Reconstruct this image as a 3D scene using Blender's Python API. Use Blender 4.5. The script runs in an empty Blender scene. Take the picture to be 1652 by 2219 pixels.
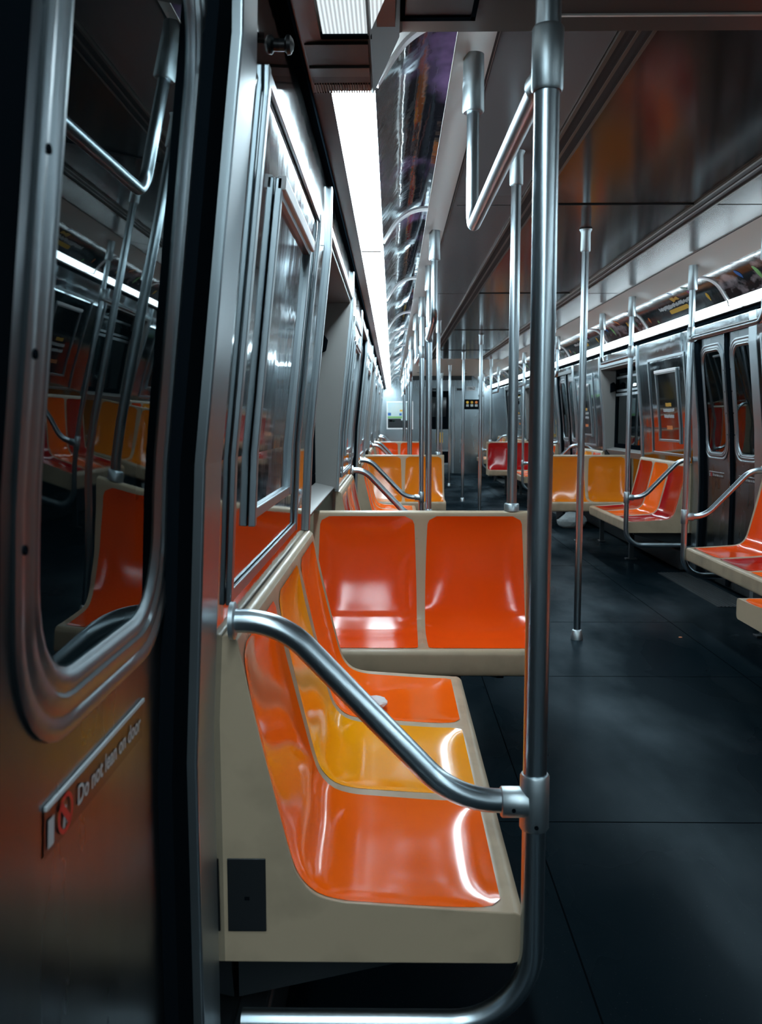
import bpy, bmesh, math, random
from mathutils import Vector, Matrix
random.seed(7)
PI = math.pi
scn = bpy.context.scene
COL = scn.collection

# ------------------------------------------------------------------ camera, world, exposure
cam_d = bpy.data.cameras.new('camera')
cam = bpy.data.objects.new('camera', cam_d)
COL.objects.link(cam)
cam_d.sensor_fit = 'VERTICAL'; cam_d.sensor_height = 36.0; cam_d.sensor_width = 36.0
cam_d.lens = 1950.0 / 2219.0 * 36.0
cam_d.clip_start = 0.02; cam_d.clip_end = 100
cam.location = (0, 0, 1.2)
cam.rotation_euler = (math.radians(90 - 5.8124), 0, math.radians(0.7307))
cam_d.dof.use_dof = True; cam_d.dof.focus_distance = 2.7; cam_d.dof.aperture_fstop = 9.0
scn.camera = cam
w = bpy.data.worlds.new('tunnel_dark'); scn.world = w; w.use_nodes = True
w.node_tree.nodes['Background'].inputs[0].default_value = (0.004, 0.010, 0.014, 1)
w.node_tree.nodes['Background'].inputs[1].default_value = 0.3
vs = scn.view_settings
vs.view_transform = 'Standard'; vs.look = 'None'; vs.gamma = 1.0; vs.use_curve_mapping = False
vs.exposure = 0.18
LAMP = 30.0

# ------------------------------------------------------------------ layout numbers (metres)
CX = 1.04                        # middle of the car
RX = 2 * CX                      # mirror: right x = RX - left x
P = 5.72                         # door spacing
DOORS = [0.68 + P * k for k in range(4)]
END = 20.5
BACK = -5.5
ZL, ZC = 1.92, 2.20              # lights, ceiling
WPROF = [(0, -.268), (.25, -.275), (.72, -.277), (1.14, -.257), (1.70, -.197), (1.95, -.190)]
def wx(z):
    for (a, xa), (b, xb) in zip(WPROF, WPROF[1:]):
        if z <= b:
            return xa + (xb - xa) * max(0, (z - a)) / (b - a)
    return WPROF[-1][1]
def mx(x, side):
    return x if side == 'L' else RX - x

# ------------------------------------------------------------------ materials
def mat(name, col, rough=.5, metal=0., spec=.5, coat=0., emit=None, es=0., noise=None, bump=None, rvar=None, alpha=None):
    m = bpy.data.materials.new(name); m.use_nodes = True
    nt = m.node_tree; b = nt.nodes['Principled BSDF']
    b.inputs['Base Color'].default_value = (*col, 1)
    b.inputs['Roughness'].default_value = rough
    b.inputs['Metallic'].default_value = metal
    b.inputs['Specular IOR Level'].default_value = spec
    b.inputs['Coat Weight'].default_value = coat
    b.inputs['Coat Roughness'].default_value = .06
    if emit:
        b.inputs['Emission Color'].default_value = (*emit, 1)
        b.inputs['Emission Strength'].default_value = es
    tc = nt.nodes.new('ShaderNodeTexCoord')
    def nz(scale, stretch, detail=4):
        mp = nt.nodes.new('ShaderNodeMapping'); mp.inputs['Scale'].default_value = stretch
        n = nt.nodes.new('ShaderNodeTexNoise'); n.inputs['Scale'].default_value = scale; n.inputs['Detail'].default_value = detail
        nt.links.new(tc.outputs['Object'], mp.inputs[0]); nt.links.new(mp.outputs[0], n.inputs['Vector'])
        return n
    if noise:      # (scale, stretch, colour2, lo, hi)
        n = nz(noise[0], noise[1])
        r = nt.nodes.new('ShaderNodeMapRange'); r.inputs['From Min'].default_value = noise[3]; r.inputs['From Max'].default_value = noise[4]
        mixn = nt.nodes.new('ShaderNodeMix'); mixn.data_type = 'RGBA'
        mixn.inputs['A'].default_value = (*col, 1); mixn.inputs['B'].default_value = (*noise[2], 1)
        nt.links.new(n.outputs['Fac'], r.inputs['Value']); nt.links.new(r.outputs[0], mixn.inputs['Factor'])
        nt.links.new(mixn.outputs['Result'], b.inputs['Base Color'])
    if rvar:       # (scale, stretch, lo, hi)
        n = nz(rvar[0], rvar[1])
        r = nt.nodes.new('ShaderNodeMapRange'); r.inputs['From Min'].default_value = .3; r.inputs['From Max'].default_value = .7
        r.inputs['To Min'].default_value = rvar[2]; r.inputs['To Max'].default_value = rvar[3]
        nt.links.new(n.outputs['Fac'], r.inputs['Value']); nt.links.new(r.outputs[0], b.inputs['Roughness'])
    if bump:       # (scale, stretch, strength, distance)
        n = nz(bump[0], bump[1])
        bp = nt.nodes.new('ShaderNodeBump'); bp.inputs['Strength'].default_value = bump[2]; bp.inputs['Distance'].default_value = bump[3]
        nt.links.new(n.outputs['Fac'], bp.inputs['Height']); nt.links.new(bp.outputs[0], b.inputs['Normal'])
    return m

M = {}
M['tube'] = mat('brushed steel tube', (.48, .555, .60), .29, 1.0)
M['fitting'] = mat('cast aluminium fitting', (.50, .57, .60), .42, 1.0, bump=(60, (1, 1, 1), .15, .002))
M['mirror'] = mat('polished steel panel', (.27, .315, .34), .07, 1.0, bump=(1.6, (1, 1.6, .8), .12, .02), rvar=(3, (1, 1, .4), .04, .09))
M['steel'] = mat('steel trim', (.34, .395, .425), .34, 1.0, rvar=(5, (1, 1, .3), .28, .40))
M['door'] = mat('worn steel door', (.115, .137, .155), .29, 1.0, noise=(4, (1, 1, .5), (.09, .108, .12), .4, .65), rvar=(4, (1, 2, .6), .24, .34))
M['doorframe'] = mat('pitted aluminium window frame', (.25, .29, .315), .34, 1.0, bump=(120, (1, 1, 1), .12, .001))
M['black'] = mat('black rubber', (.003, .005, .007), .7, 0, 0)
M['darktrim'] = mat('dark brown trim', (.028, .020, .016), .35, .4, noise=(18, (1, .4, 1), (.05, .03, .02), .45, .65))
fm_ = bpy.data.materials.new('dark rubber floor'); fm_.use_nodes = True
nt = fm_.node_tree; nt.nodes.remove(nt.nodes['Principled BSDF'])
tc = nt.nodes.new('ShaderNodeTexCoord')
def fnoise(scale, lo, hi, a, b, detail=4, st=(1, 1, 1)):
    mp_ = nt.nodes.new('ShaderNodeMapping'); mp_.inputs['Scale'].default_value = st
    n_ = nt.nodes.new('ShaderNodeTexNoise'); n_.inputs['Scale'].default_value = scale; n_.inputs['Detail'].default_value = detail
    r_ = nt.nodes.new('ShaderNodeMapRange'); r_.inputs['From Min'].default_value = lo; r_.inputs['From Max'].default_value = hi; r_.inputs['To Min'].default_value = a; r_.inputs['To Max'].default_value = b
    nt.links.new(tc.outputs['Object'], mp_.inputs[0]); nt.links.new(mp_.outputs[0], n_.inputs['Vector']); nt.links.new(n_.outputs['Fac'], r_.inputs['Value']); return r_
sp_ = fnoise(210, .67, .74, 0, 1)
cm_ = nt.nodes.new('ShaderNodeMix'); cm_.data_type = 'RGBA'; cm_.inputs['A'].default_value = (.0022, .0058, .0085, 1); cm_.inputs['B'].default_value = (.04, .05, .055, 1)
nt.links.new(sp_.outputs[0], cm_.inputs['Factor'])
df_ = nt.nodes.new('ShaderNodeBsdfDiffuse'); nt.links.new(cm_.outputs['Result'], df_.inputs[0])
go_ = nt.nodes.new('ShaderNodeBsdfGlossy'); go_.inputs[0].default_value = (.75, .9, 1, 1)
rg_ = fnoise(1.3, .3, .7, .22, .38, 3, (1.2, .6, 1)); nt.links.new(rg_.outputs[0], go_.inputs['Roughness'])
lw_ = nt.nodes.new('ShaderNodeLayerWeight'); lw_.inputs['Blend'].default_value = .5
pw_ = nt.nodes.new('ShaderNodeMath'); pw_.operation = 'POWER'; pw_.inputs[1].default_value = 3.0; nt.links.new(lw_.outputs['Facing'], pw_.inputs[0])
wr_ = fnoise(1.4, .40, .68, .02, .15, 5, (1.3, .6, 1))
mu_ = nt.nodes.new('ShaderNodeMath'); mu_.operation = 'MULTIPLY_ADD'; mu_.inputs[2].default_value = .007
nt.links.new(pw_.outputs[0], mu_.inputs[0]); nt.links.new(wr_.outputs[0], mu_.inputs[1])
mx_ = nt.nodes.new('ShaderNodeMixShader'); nt.links.new(mu_.outputs[0], mx_.inputs[0]); nt.links.new(df_.outputs[0], mx_.inputs[1]); nt.links.new(go_.outputs[0], mx_.inputs[2])
nt.links.new(mx_.outputs[0], nt.nodes['Material Output'].inputs[0])
M['floor'] = fm_
M['seam'] = mat('floor seam', (.002, .003, .004), .9, 0, 0)
M['ceil'] = mat('brown laminate ceiling', (.018, .013, .012), .13, 0, .25, bump=(2, (1, .5, 1), .03, .02))
M['ceilgrey'] = mat('mauve grey ceiling panel', (.11, .098, .10), .24, 0, .35)
M['slot'] = mat('black air slot', (.003, .003, .004), .5)
M['slotedge'] = mat('bronze slot edge', (.14, .11, .09), .3, .7)
M['band'] = mat('cream enamel cove', (.84, .79, .73), .25, 0, .5)
M['endceil'] = mat('beige ceiling panel', (.50, .43, .37), .4)
M['lens'] = mat('lit light lens', (.8, .8, .8), .4, emit=(.74, .92, 1.0), es=LAMP)
M['lensnear'] = mat('lit ribbed light lens', (.8, .8, .8), .4, emit=(.80, .95, 1.0), es=1)
M['lensright'] = mat('lit light lens right', (.8, .8, .8), .4, emit=(.74, .92, 1.0), es=LAMP * .45)
M['lensback'] = mat('lit light lens behind', (.8, .8, .8), .4, emit=(.74, .92, 1.0), es=LAMP * .95)
M['shell'] = mat('beige fibreglass shell', (.42, .325, .222), .34, 0, .3, noise=(7, (1, 1, 1), (.31, .24, .165), .5, .75), rvar=(10, (1, 1, 1), .27, .42))
def seatmat(n, c, c2):
    return mat(n, c, .11, 0, .5, noise=(3, (1, 1, 1), c2, .4, .8), rvar=(9, (1, 1, 1), .09, .14))
SEAT = {
    'orange': seatmat('orange seat', (.95, .135, .005), (.90, .115, .004)),
    'yellow': seatmat('yellow orange seat', (.95, .36, .004), (.90, .31, .004)),
    'redorange': seatmat('red orange seat', (.88, .082, .005), (.82, .068, .005)),
    'red': seatmat('red seat', (.40, .005, .006), (.35, .004, .005)),
    'amber': seatmat('amber seat', (.72, .20, .008), (.66, .165, .008)),
}
M['under'] = mat('dark painted bracket', (.02, .026, .03), .4, .3)
M['plate'] = mat('black cover plate', (.008, .010, .012), .4)
M['grey'] = mat('grey painted reveal', (.20, .195, .19), .45, bump=(200, (1, 1, 1), .05, .001))
M['sticker'] = mat('black sticker', (.006, .009, .012), .3)
M['white'] = mat('white print', (.62, .66, .68), .5)
M['stickwhite'] = mat('grey white print', (.42, .46, .48), .5)
M['redp'] = mat('red print', (.55, .015, .02), .4)
M['yellow'] = mat('yellow print', (.85, .52, .06), .45)
M['amberp'] = mat('dark yellow print', (.62, .33, .02), .45)
M['green'] = mat('green print', (.22, .50, .16), .45)
M['teal'] = mat('dark green print', (.01, .16, .10), .45)
M['purple'] = mat('magenta print', (.28, .02, .16), .45)
M['blue'] = mat('blue print', (.01, .12, .42), .45)
M['orangep'] = mat('orange print', (.65, .18, .03), .45)
M['adblack'] = mat('black advert card', (.008, .013, .015), .16, 0, .5, bump=(6, (1, 1, 1), .12, .02))
M['admix'] = mat('mottled advert card', (.012, .010, .012), .16, 0, .5, noise=(11, (1, .5, 1), (.34, .29, .31), .47, .66), bump=(6, (1, 1, 1), .12, .02))
M['adpurple'] = mat('dark purple advert card', (.010, .009, .013), .06, 0, .5, noise=(5, (1, .6, 1), (.15, .09, .19), .52, .72), bump=(3, (1, 1, 1), .12, .03))
M['divider'] = mat('white advert clip', (.85, .86, .88), .35, 0)
M['poster'] = mat('dark glazed poster', (.008, .009, .010), .05, 0, .6)
M['paper'] = mat('white crumpled paper', (.70, .68, .70), .7)
M['bag'] = mat('pale grey plastic bag', (.33, .37, .38), .5)
M['scrap'] = mat('orange wrapper scrap', (.6, .2, .08), .5)
M['mapbg'] = mat('pale blue map paper', (.50, .66, .70), .3, noise=(2.5, (1, 1, 1), (.60, .70, .68), .4, .6))
M['endsteel'] = mat('scuffed end wall steel', (.28, .335, .365), .25, 1.0, rvar=(2.5, (2, 1, .25), .20, .30))
M['panelgrey'] = mat('grey lower door panel', (.10, .10, .10), .4)
g = bpy.data.materials.new('tinted window glass'); g.use_nodes = True
nt = g.node_tree; nt.nodes.remove(nt.nodes['Principled BSDF'])
fr = nt.nodes.new('ShaderNodeFresnel'); ge = nt.nodes.new('ShaderNodeNewGeometry'); io = nt.nodes.new('ShaderNodeMapRange'); io.inputs['To Min'].default_value = 1.34; io.inputs['To Max'].default_value = 1 / 1.34
nt.links.new(ge.outputs['Backfacing'], io.inputs['Value']); nt.links.new(io.outputs[0], fr.inputs[0])
tr = nt.nodes.new('ShaderNodeBsdfTransparent'); tr.inputs[0].default_value = (.25, .32, .34, 1)
gl = nt.nodes.new('ShaderNodeBsdfGlossy'); gl.inputs['Roughness'].default_value = .015; gl.inputs[0].default_value = (.8, .9, .92, 1)
ms = nt.nodes.new('ShaderNodeMixShader')
nt.links.new(fr.outputs[0], ms.inputs[0]); nt.links.new(tr.outputs[0], ms.inputs[1]); nt.links.new(gl.outputs[0], ms.inputs[2])
nt.links.new(ms.outputs[0], nt.nodes['Material Output'].inputs[0])
M['glass'] = g

# ribs on the near light lens
nt = M['lensnear'].node_tree; b = nt.nodes['Principled BSDF']
tc = nt.nodes.new('ShaderNodeTexCoord'); wv = nt.nodes.new('ShaderNodeTexWave'); wv.bands_direction = 'X'; wv.inputs['Scale'].default_value = 42
mr = nt.nodes.new('ShaderNodeMapRange'); mr.inputs['To Min'].default_value = .45; mr.inputs['To Max'].default_value = 1.0
mu = nt.nodes.new('ShaderNodeMath'); mu.operation = 'MULTIPLY'; mu.inputs[1].default_value = .95
nt.links.new(tc.outputs['Object'], wv.inputs[0]); nt.links.new(wv.outputs['Fac'], mr.inputs[0]); nt.links.new(mr.outputs[0], mu.inputs[0]); nt.links.new(mu.outputs[0], b.inputs['Emission Strength'])

# ------------------------------------------------------------------ mesh helpers
class MB:
    def __init__(s): s.v = []; s.f = []
    def add(s, vs, fs):
        o = len(s.v); s.v += [tuple(p) for p in vs]; s.f += [tuple(i + o for i in q) for q in fs]; return s
    def box(s, x0, x1, y0, y1, z0, z1):
        return s.add([(x0, y0, z0), (x1, y0, z0), (x1, y1, z0), (x0, y1, z0), (x0, y0, z1), (x1, y0, z1), (x1, y1, z1), (x0, y1, z1)],
                     [(0, 3, 2, 1), (4, 5, 6, 7), (0, 1, 5, 4), (1, 2, 6, 5), (2, 3, 7, 6), (3, 0, 4, 7)])
    def prism_y(s, poly, y0, y1):           # poly of (x,z)
        n = len(poly)
        return s.add([(x, y0, z) for x, z in poly] + [(x, y1, z) for x, z in poly],
                     [tuple(range(n)), tuple(range(2 * n - 1, n - 1, -1))] + [(i, (i + 1) % n, n + (i + 1) % n, n + i) for i in range(n)])
    def grid(s, rows, close=False):
        nu = len(rows); nv = len(rows[0]); fs = []
        for i in range(nu - 1):
            for j in range(nv if close else nv - 1):
                k = (j + 1) % nv
                fs.append((i * nv + j, i * nv + k, (i + 1) * nv + k, (i + 1) * nv + j))
        return s.add([p for r in rows for p in r], fs)
    def tube(s, pts, r, n=18, cap=True):
        pts = [Vector(p) for p in pts]
        T = [(pts[min(i + 1, len(pts) - 1)] - pts[max(i - 1, 0)]).normalized() for i in range(len(pts))]
        a = Vector((0, 0, 1)) if abs(T[0].z) < .9 else Vector((1, 0, 0))
        N = (a - T[0] * a.dot(T[0])).normalized(); rows = []
        for i, p in enumerate(pts):
            N = (N - T[i] * N.dot(T[i])).normalized(); B = T[i].cross(N)
            rr = r[i] if isinstance(r, (list, tuple)) else r
            rows.append([p + (N * math.cos(2 * PI * k / n) + B * math.sin(2 * PI * k / n)) * rr for k in range(n)])
        o = len(s.v); s.grid(rows, True)
        if cap:
            s.f.append(tuple(o + k for k in range(n))[::-1]); m = o + (len(rows) - 1) * n; s.f.append(tuple(m + k for k in range(n)))
        return s
    def build(s, name, m, parent=None, smooth=True, bevel=0, angle=40, loc=None):
        me = bpy.data.meshes.new(name); me.from_pydata(s.v, [], s.f); me.validate()
        bm = bmesh.new(); bm.from_mesh(me); bmesh.ops.recalc_face_normals(bm, faces=bm.faces); bm.to_mesh(me); bm.free()
        me.materials.append(m)
        if smooth:
            me.shade_smooth(); me.set_sharp_from_angle(angle=math.radians(angle))
        o = bpy.data.objects.new(name, me); COL.objects.link(o)
        if loc: o.location = loc
        if parent: o.parent = parent
        if bevel:
            bv = o.modifiers.new('bevel', 'BEVEL'); bv.width = bevel; bv.segments = 3; bv.limit_method = 'ANGLE'; bv.angle_limit = math.radians(50)
        return o
def fillet(pts, rad, n=10):
    pts = [Vector(p) for p in pts]; out = [pts[0]]
    for i in range(1, len(pts) - 1):
        a, b, c = pts[i - 1], pts[i], pts[i + 1]
        r = rad[i - 1] if isinstance(rad, (list, tuple)) else rad
        d1 = (a - b).normalized(); d2 = (c - b).normalized(); ang = d1.angle(d2)
        if ang > PI - .01: out.append(b); continue
        t = r / math.tan(ang / 2); t = min(t, (a - b).length * .98, (c - b).length * .98)
        r2 = t * math.tan(ang / 2); cen = b + (d1 + d2).normalized() * (r2 / math.sin(ang / 2))
        s0 = b + d1 * t - cen; s1 = b + d2 * t - cen
        for k in range(n + 1):
            out.append(cen + s0.normalized().slerp(s1.normalized(), k / n) * r2)
    out.append(pts[-1]); return out
def empty(name, loc=(0, 0, 0), rz=0):
    o = bpy.data.objects.new(name, None); COL.objects.link(o); o.location = loc; o.rotation_euler = (0, 0, rz); o.empty_display_size = .1; return o
def tag(o, label, cat, group=None):
    o['label'] = label; o['category'] = cat
    if group: o['group'] = group
    return o
def struct(o): o['kind'] = 'structure'; return o
def copy_tree(root):
    r = root.copy(); COL.objects.link(r)
    for ch in list(root.children):
        c = ch.copy(); COL.objects.link(c); c.parent = r
        for gch in list(ch.children):
            d = gch.copy(); COL.objects.link(d); d.parent = c
    return r
def text_verts(s, size, align='CENTER', bold=0.0, sx=1.0):
    cu = bpy.data.curves.new('lettering', 'FONT'); cu.body = s; cu.size = size; cu.align_x = align; cu.align_y = 'CENTER'; cu.offset = bold; cu.resolution_u = 3
    o = bpy.data.objects.new('lettering', cu); me = bpy.data.meshes.new_from_object(o)
    vs = [(v.co.x * sx, v.co.y) for v in me.vertices]; fs = [tuple(p.vertices) for p in me.polygons]
    bpy.data.objects.remove(o); bpy.data.curves.remove(cu); bpy.data.meshes.remove(me)
    return vs, fs
def rrect(y0, y1, z0, z1, r, n=8):
    pts = []
    for cy, cz, a0 in ((y1 - r, z1 - r, 0), (y0 + r, z1 - r, 90), (y0 + r, z0 + r, 180), (y1 - r, z0 + r, 270)):
        for k in range(n + 1):
            a = math.radians(a0 + 90 * k / n); pts.append((cy + r * math.cos(a), cz + r * math.sin(a)))
    return pts
def dense(loop, step=.04):
    out = []
    for i, p in enumerate(loop):
        q = loop[(i + 1) % len(loop)]; d = math.dist(p, q); m = max(1, int(d / step))
        for k in range(m): out.append((p[0] + (q[0] - p[0]) * k / m, p[1] + (q[1] - p[1]) * k / m))
    return out
trim_n = [0]; win_n = [0]; door_n = [0]
def trim_name(): trim_n[0] += 1; return 'trim_%d' % trim_n[0]

# ------------------------------------------------------------------ floor and ceiling
fl = MB().box(-.45, RX + .45, BACK, END + .1, -.05, 0); struct(fl.build('floor', M['floor'], smooth=False))
sm = MB()
for y in (1.15, 2.6, 4.15, 5.3, 7.4, 9.6, 11.8, 14, 16.2, 18.4):
    sm.box(.30, RX - .30, y, y + .004, 0, .0006)
for x in (.42, RX - .42): sm.box(x, x + .004, BACK + .05, END - .05, 0, .0006)
struct(sm.build(trim_name(), M['seam'], smooth=False))
for i, D in enumerate(DOORS):
    for side in 'LR':
        t = MB(); x0, x1 = sorted((mx(-.26, side), mx(-.02, side)))
        t.box(x0, x1, D - .66, D + .66, 0, .004)
        for k in range(9):
            x = x0 + .02 + k * .025; t.box(x, x + .010, D - .655, D + .655, .004, .007)
        struct(t.build(trim_name(), M['under'], smooth=False))
CY0 = 2.07
c = MB()
c.box(.58, RX - .58, CY0, 15.0, ZC + .004, ZC + .03)
struct(c.build('ceiling', M['ceil'], smooth=False))
c = MB()
for a, b_ in ((.276, .580),): c.box(a, b_, CY0, 15.0, ZC, ZC + .03); c.box(RX - b_, RX - a, CY0, 15.0, ZC, ZC + .03)
struct(c.build('ceiling_side_panels', M['ceilgrey'], smooth=False))
c = MB(); e = MB(); sl = MB()
for f in (lambda x: x, lambda x: RX - x):
    for a, b_ in ((.595, .628), (.638, .668)):
        x0, x1 = sorted((f(a), f(b_))); c.box(x0, x1, CY0, 15.0, ZC - .004, ZC + .004)
    x0, x1 = sorted((f(.583), f(.595))); e.box(x0, x1, CY0, 15.0, ZC - .010, ZC + .004)
    x0, x1 = sorted((f(.668), f(.678))); e.box(x0, x1, CY0, 15.0, ZC - .006, ZC + .004)
    x0, x1 = sorted((f(.628), f(.638))); e.box(x0, x1, CY0, 15.0, ZC - .006, ZC + .004)
    x0, x1 = sorted((f(.262), f(.276))); c.box(x0, x1, CY0, END, ZC - .004, ZC + .01)
struct(c.build(trim_name(), M['slot'], smooth=False)); struct(e.build(trim_name(), M['slotedge'], smooth=False))
s2 = MB()
for y in (4.33, 7.28, 10.2, 13.1): s2.box(.30, RX - .30, y, y + .006, ZC - .0015, ZC + .004)
struct(s2.build(trim_name(), M['slot'], smooth=False))
struct(MB().box(.25, RX - .25, 15.0, END, ZC - .004, ZC + .03).build('ceiling_end_panel', M['endceil'], smooth=False))
v = MB()
for x, y in ((.55, 19.0), (1.45, 18.3), (1.55, 19.4)): v.tube([(x, y, ZC - .012), (x, y, ZC - .004)], .04)
struct(v.build(trim_name(), M['plate']))
# coved cream band, closed behind the adverts
BANDP = [(.278, ZC + .0), (.255, ZC - .010), (.20, ZC - .052), (.158, ZC - .090), (.150, ZC - .104), (.146, ZC - .092), (.17, ZC - .02), (.278, ZC + .03)]
for side in 'LR':
    b_ = MB().prism_y([(mx(x, side), z) for x, z in BANDP], CY0, END)
    struct(b_.build(trim_name(), M['band'], angle=60))
# roof skin behind everything so the car is closed
rk = MB(); rk.box(-.5, RX + .5, BACK, END + .1, ZC + .05, ZC + .08)
struct(rk.build('roof_shell', M['darktrim'], smooth=False))

# dropped ceiling over the near end
d = MB()
PD = [(-.178, ZL - .004), (-.135, ZL), (-.045, ZL), (.012, 2.040), (.02, 2.043), (RX - .02, 2.043), (RX - .012, 2.040), (RX + .045, ZL), (RX + .135, ZL), (RX + .178, ZL - .004), (RX + .178, ZC + .04), (-.178, ZC + .04)]
d.prism_y(PD, 1.785, 2.06)
PD2 = [(-.178, ZL + .01), (-.178, ZL - .004), (-.137, ZL), (-.137, ZL + .02), (.004, ZL + .02), (.012, 2.040), (.02, 2.043), (RX - .02, 2.043), (RX - .012, 2.040), (RX - .004, ZL + .02), (RX + .137, ZL + .02), (RX + .137, ZL), (RX + .178, ZL - .004), (RX + .178, ZC + .04), (-.178, ZC + .04)]
d.prism_y(PD2, BACK, 1.785)
M['drop'] = mat('dark brown dropped ceiling', (.07, .058, .05), .28, 0, .5)
struct(d.build('dropped_ceiling', M['drop'], smooth=False))
d = MB(); d.box(-.170, -.048, 1.80, 1.90, ZL - .006, ZL); d.box(-.170, -.048, 1.955, 2.0, ZL - .004, ZL)
struct(d.build(trim_name(), M['darktrim'], smooth=False))
d = MB(); d.box(-.170, -.048, 1.905, 1.950, ZL - .010, ZL); struct(d.build(trim_name(), M['drop'], smooth=False))
d = MB()
for k in range(22): d.box(-.168 + k * .0055, -.165 + k * .0055, 2.005, 2.055, ZL - .006, ZL)
struct(d.build(trim_name(), M['slotedge'], smooth=False))
# sloped grey facet beside the near light
d = MB(); d.prism_y([(-.048, ZL - .002), (.010, 2.037), (.014, 2.034), (-.043, ZL - .006)], BACK + .1, 2.062)
struct(d.build(trim_name(), M['grey'], smooth=False))
# hatch with black frame in the dropped ceiling
h = empty('ceiling_hatch', (.105, 1.81, 2.043)); tag(h, 'dark ceiling access panel with black frame at the top edge beside the near light', 'ceiling panel')
d = MB()
for x0, x1, y0, y1 in ((-.090, .068, -.5, -.488), (-.090, .068, .165, .183), (-.090, -.080, -.5, .183), (.058, .068, -.5, .183)): d.box(x0, x1, y0, y1, -.006, 0)
d.build('frame', M['black'], h, smooth=False)
MB().box(-.080, .058, -.488, .165, -.0025, 0).build('panel', M['plate'], h, smooth=False)
MB().box(.31, 1.75, 1.974, 1.982, 2.039, 2.043).build(trim_name(), M['band'], smooth=False)['kind'] = 'structure'

# ------------------------------------------------------------------ side walls
GAPS = [(DOORS[k], DOORS[k] + P) for k in range(3)] + [(DOORS[3], None)]
def strip(mb, side, y0, y1, z0, z1, off=0., th=.05):
    zs = [z0] + [z for z, _ in WPROF if z0 < z < z1] + [z1]
    poly = [(wx(z) + off, z) for z in zs] + [(wx(z) + off - th, z) for z in reversed(zs)]
    mb.prism_y([(mx(x, side), z) for x, z in poly], y0, y1)
WZ0, WZ1 = .875, 1.765
for side, nm in (('L', 'left'), ('R', 'right')):
    lo = MB(); up = MB()
    lo_segs = [(BACK, DOORS[0] - .66)]
    for k, D in enumerate(DOORS):
        if k < 3:
            W = D + P / 2; a, b_ = D + .66, D + P - .66
            strip(lo, side, a, W - .75, 0, 1.93); strip(lo, side, W + .75, b_, 0, 1.93)
            strip(lo, side, W - .75, W + .75, 0, WZ0 - .02, off=-.05)
            strip(lo, side, W - .75, W + .75, WZ1, 1.93)
        else:
            strip(lo, side, D + .66, END, 0, 1.93)
        strip(lo, side, D - .66, D + .66, 1.845, 1.93, off=.0)
    strip(lo, side, BACK, DOORS[0] - .66, 0, 1.93)
    struct(lo.build('wall_' + nm, M['mirror'], smooth=False))
    # outer skin so no light leaks
    sk = MB(); x0, x1 = sorted((mx(-.50, side), mx(-.46, side)))
    ks = MB(); x0, x1 = sorted((mx(-.275, side), mx(-.215, side)))
    for k, D in enumerate(DOORS):
        e1 = D + P - .72 if k < 3 else END - .05
        ks.box(x0, x1, D + .72, e1, 0.01, .165)
    struct(ks.build('baseboard_' + nm, M['under'], smooth=False, bevel=.01))
    # brown trim beside the lights and a black strip painted in as shadow below
    t = MB(); x0, x1 = sorted((mx(-.20, side), mx(-.135, side))); t.box(x0, x1, 2.06, END, ZL - .004, ZL + .06)
    struct(t.build(trim_name(), M['darktrim'], smooth=False))
    t = MB(); x0, x1 = sorted((mx(-.20, side), mx(-.176, side))); t.box(x0, x1, BACK, END, ZL - .028, ZL - .005)
    struct(t.build(trim_name(), M['black'], smooth=False))
    # door posts
    for k, D in enumerate(DOORS):
        for sg in (-1, 1):
            if k == 0 and sg < 0: continue
            t = MB(); y0, y1 = sorted((D + sg * .54, D + sg * .66)); strip(t, side, y0, y1, 0, 1.90, off=.003, th=.06)
            struct(t.build(trim_name(), M['steel'], smooth=False, bevel=.004))
            t = MB(); y0, y1 = sorted((D + sg * (.455 if sg > 0 else .525), D + sg * .54)); strip(t, side, y0, y1, 0, 1.88, off=-.012, th=.05)
            struct(t.build(trim_name(), M['black'], smooth=False))
        t = MB(); strip(t, side, D - .54, D + .54, 1.80, 1.845, off=.006, th=.04)
        struct(t.build(trim_name(), M['under'], smooth=False))

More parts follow.
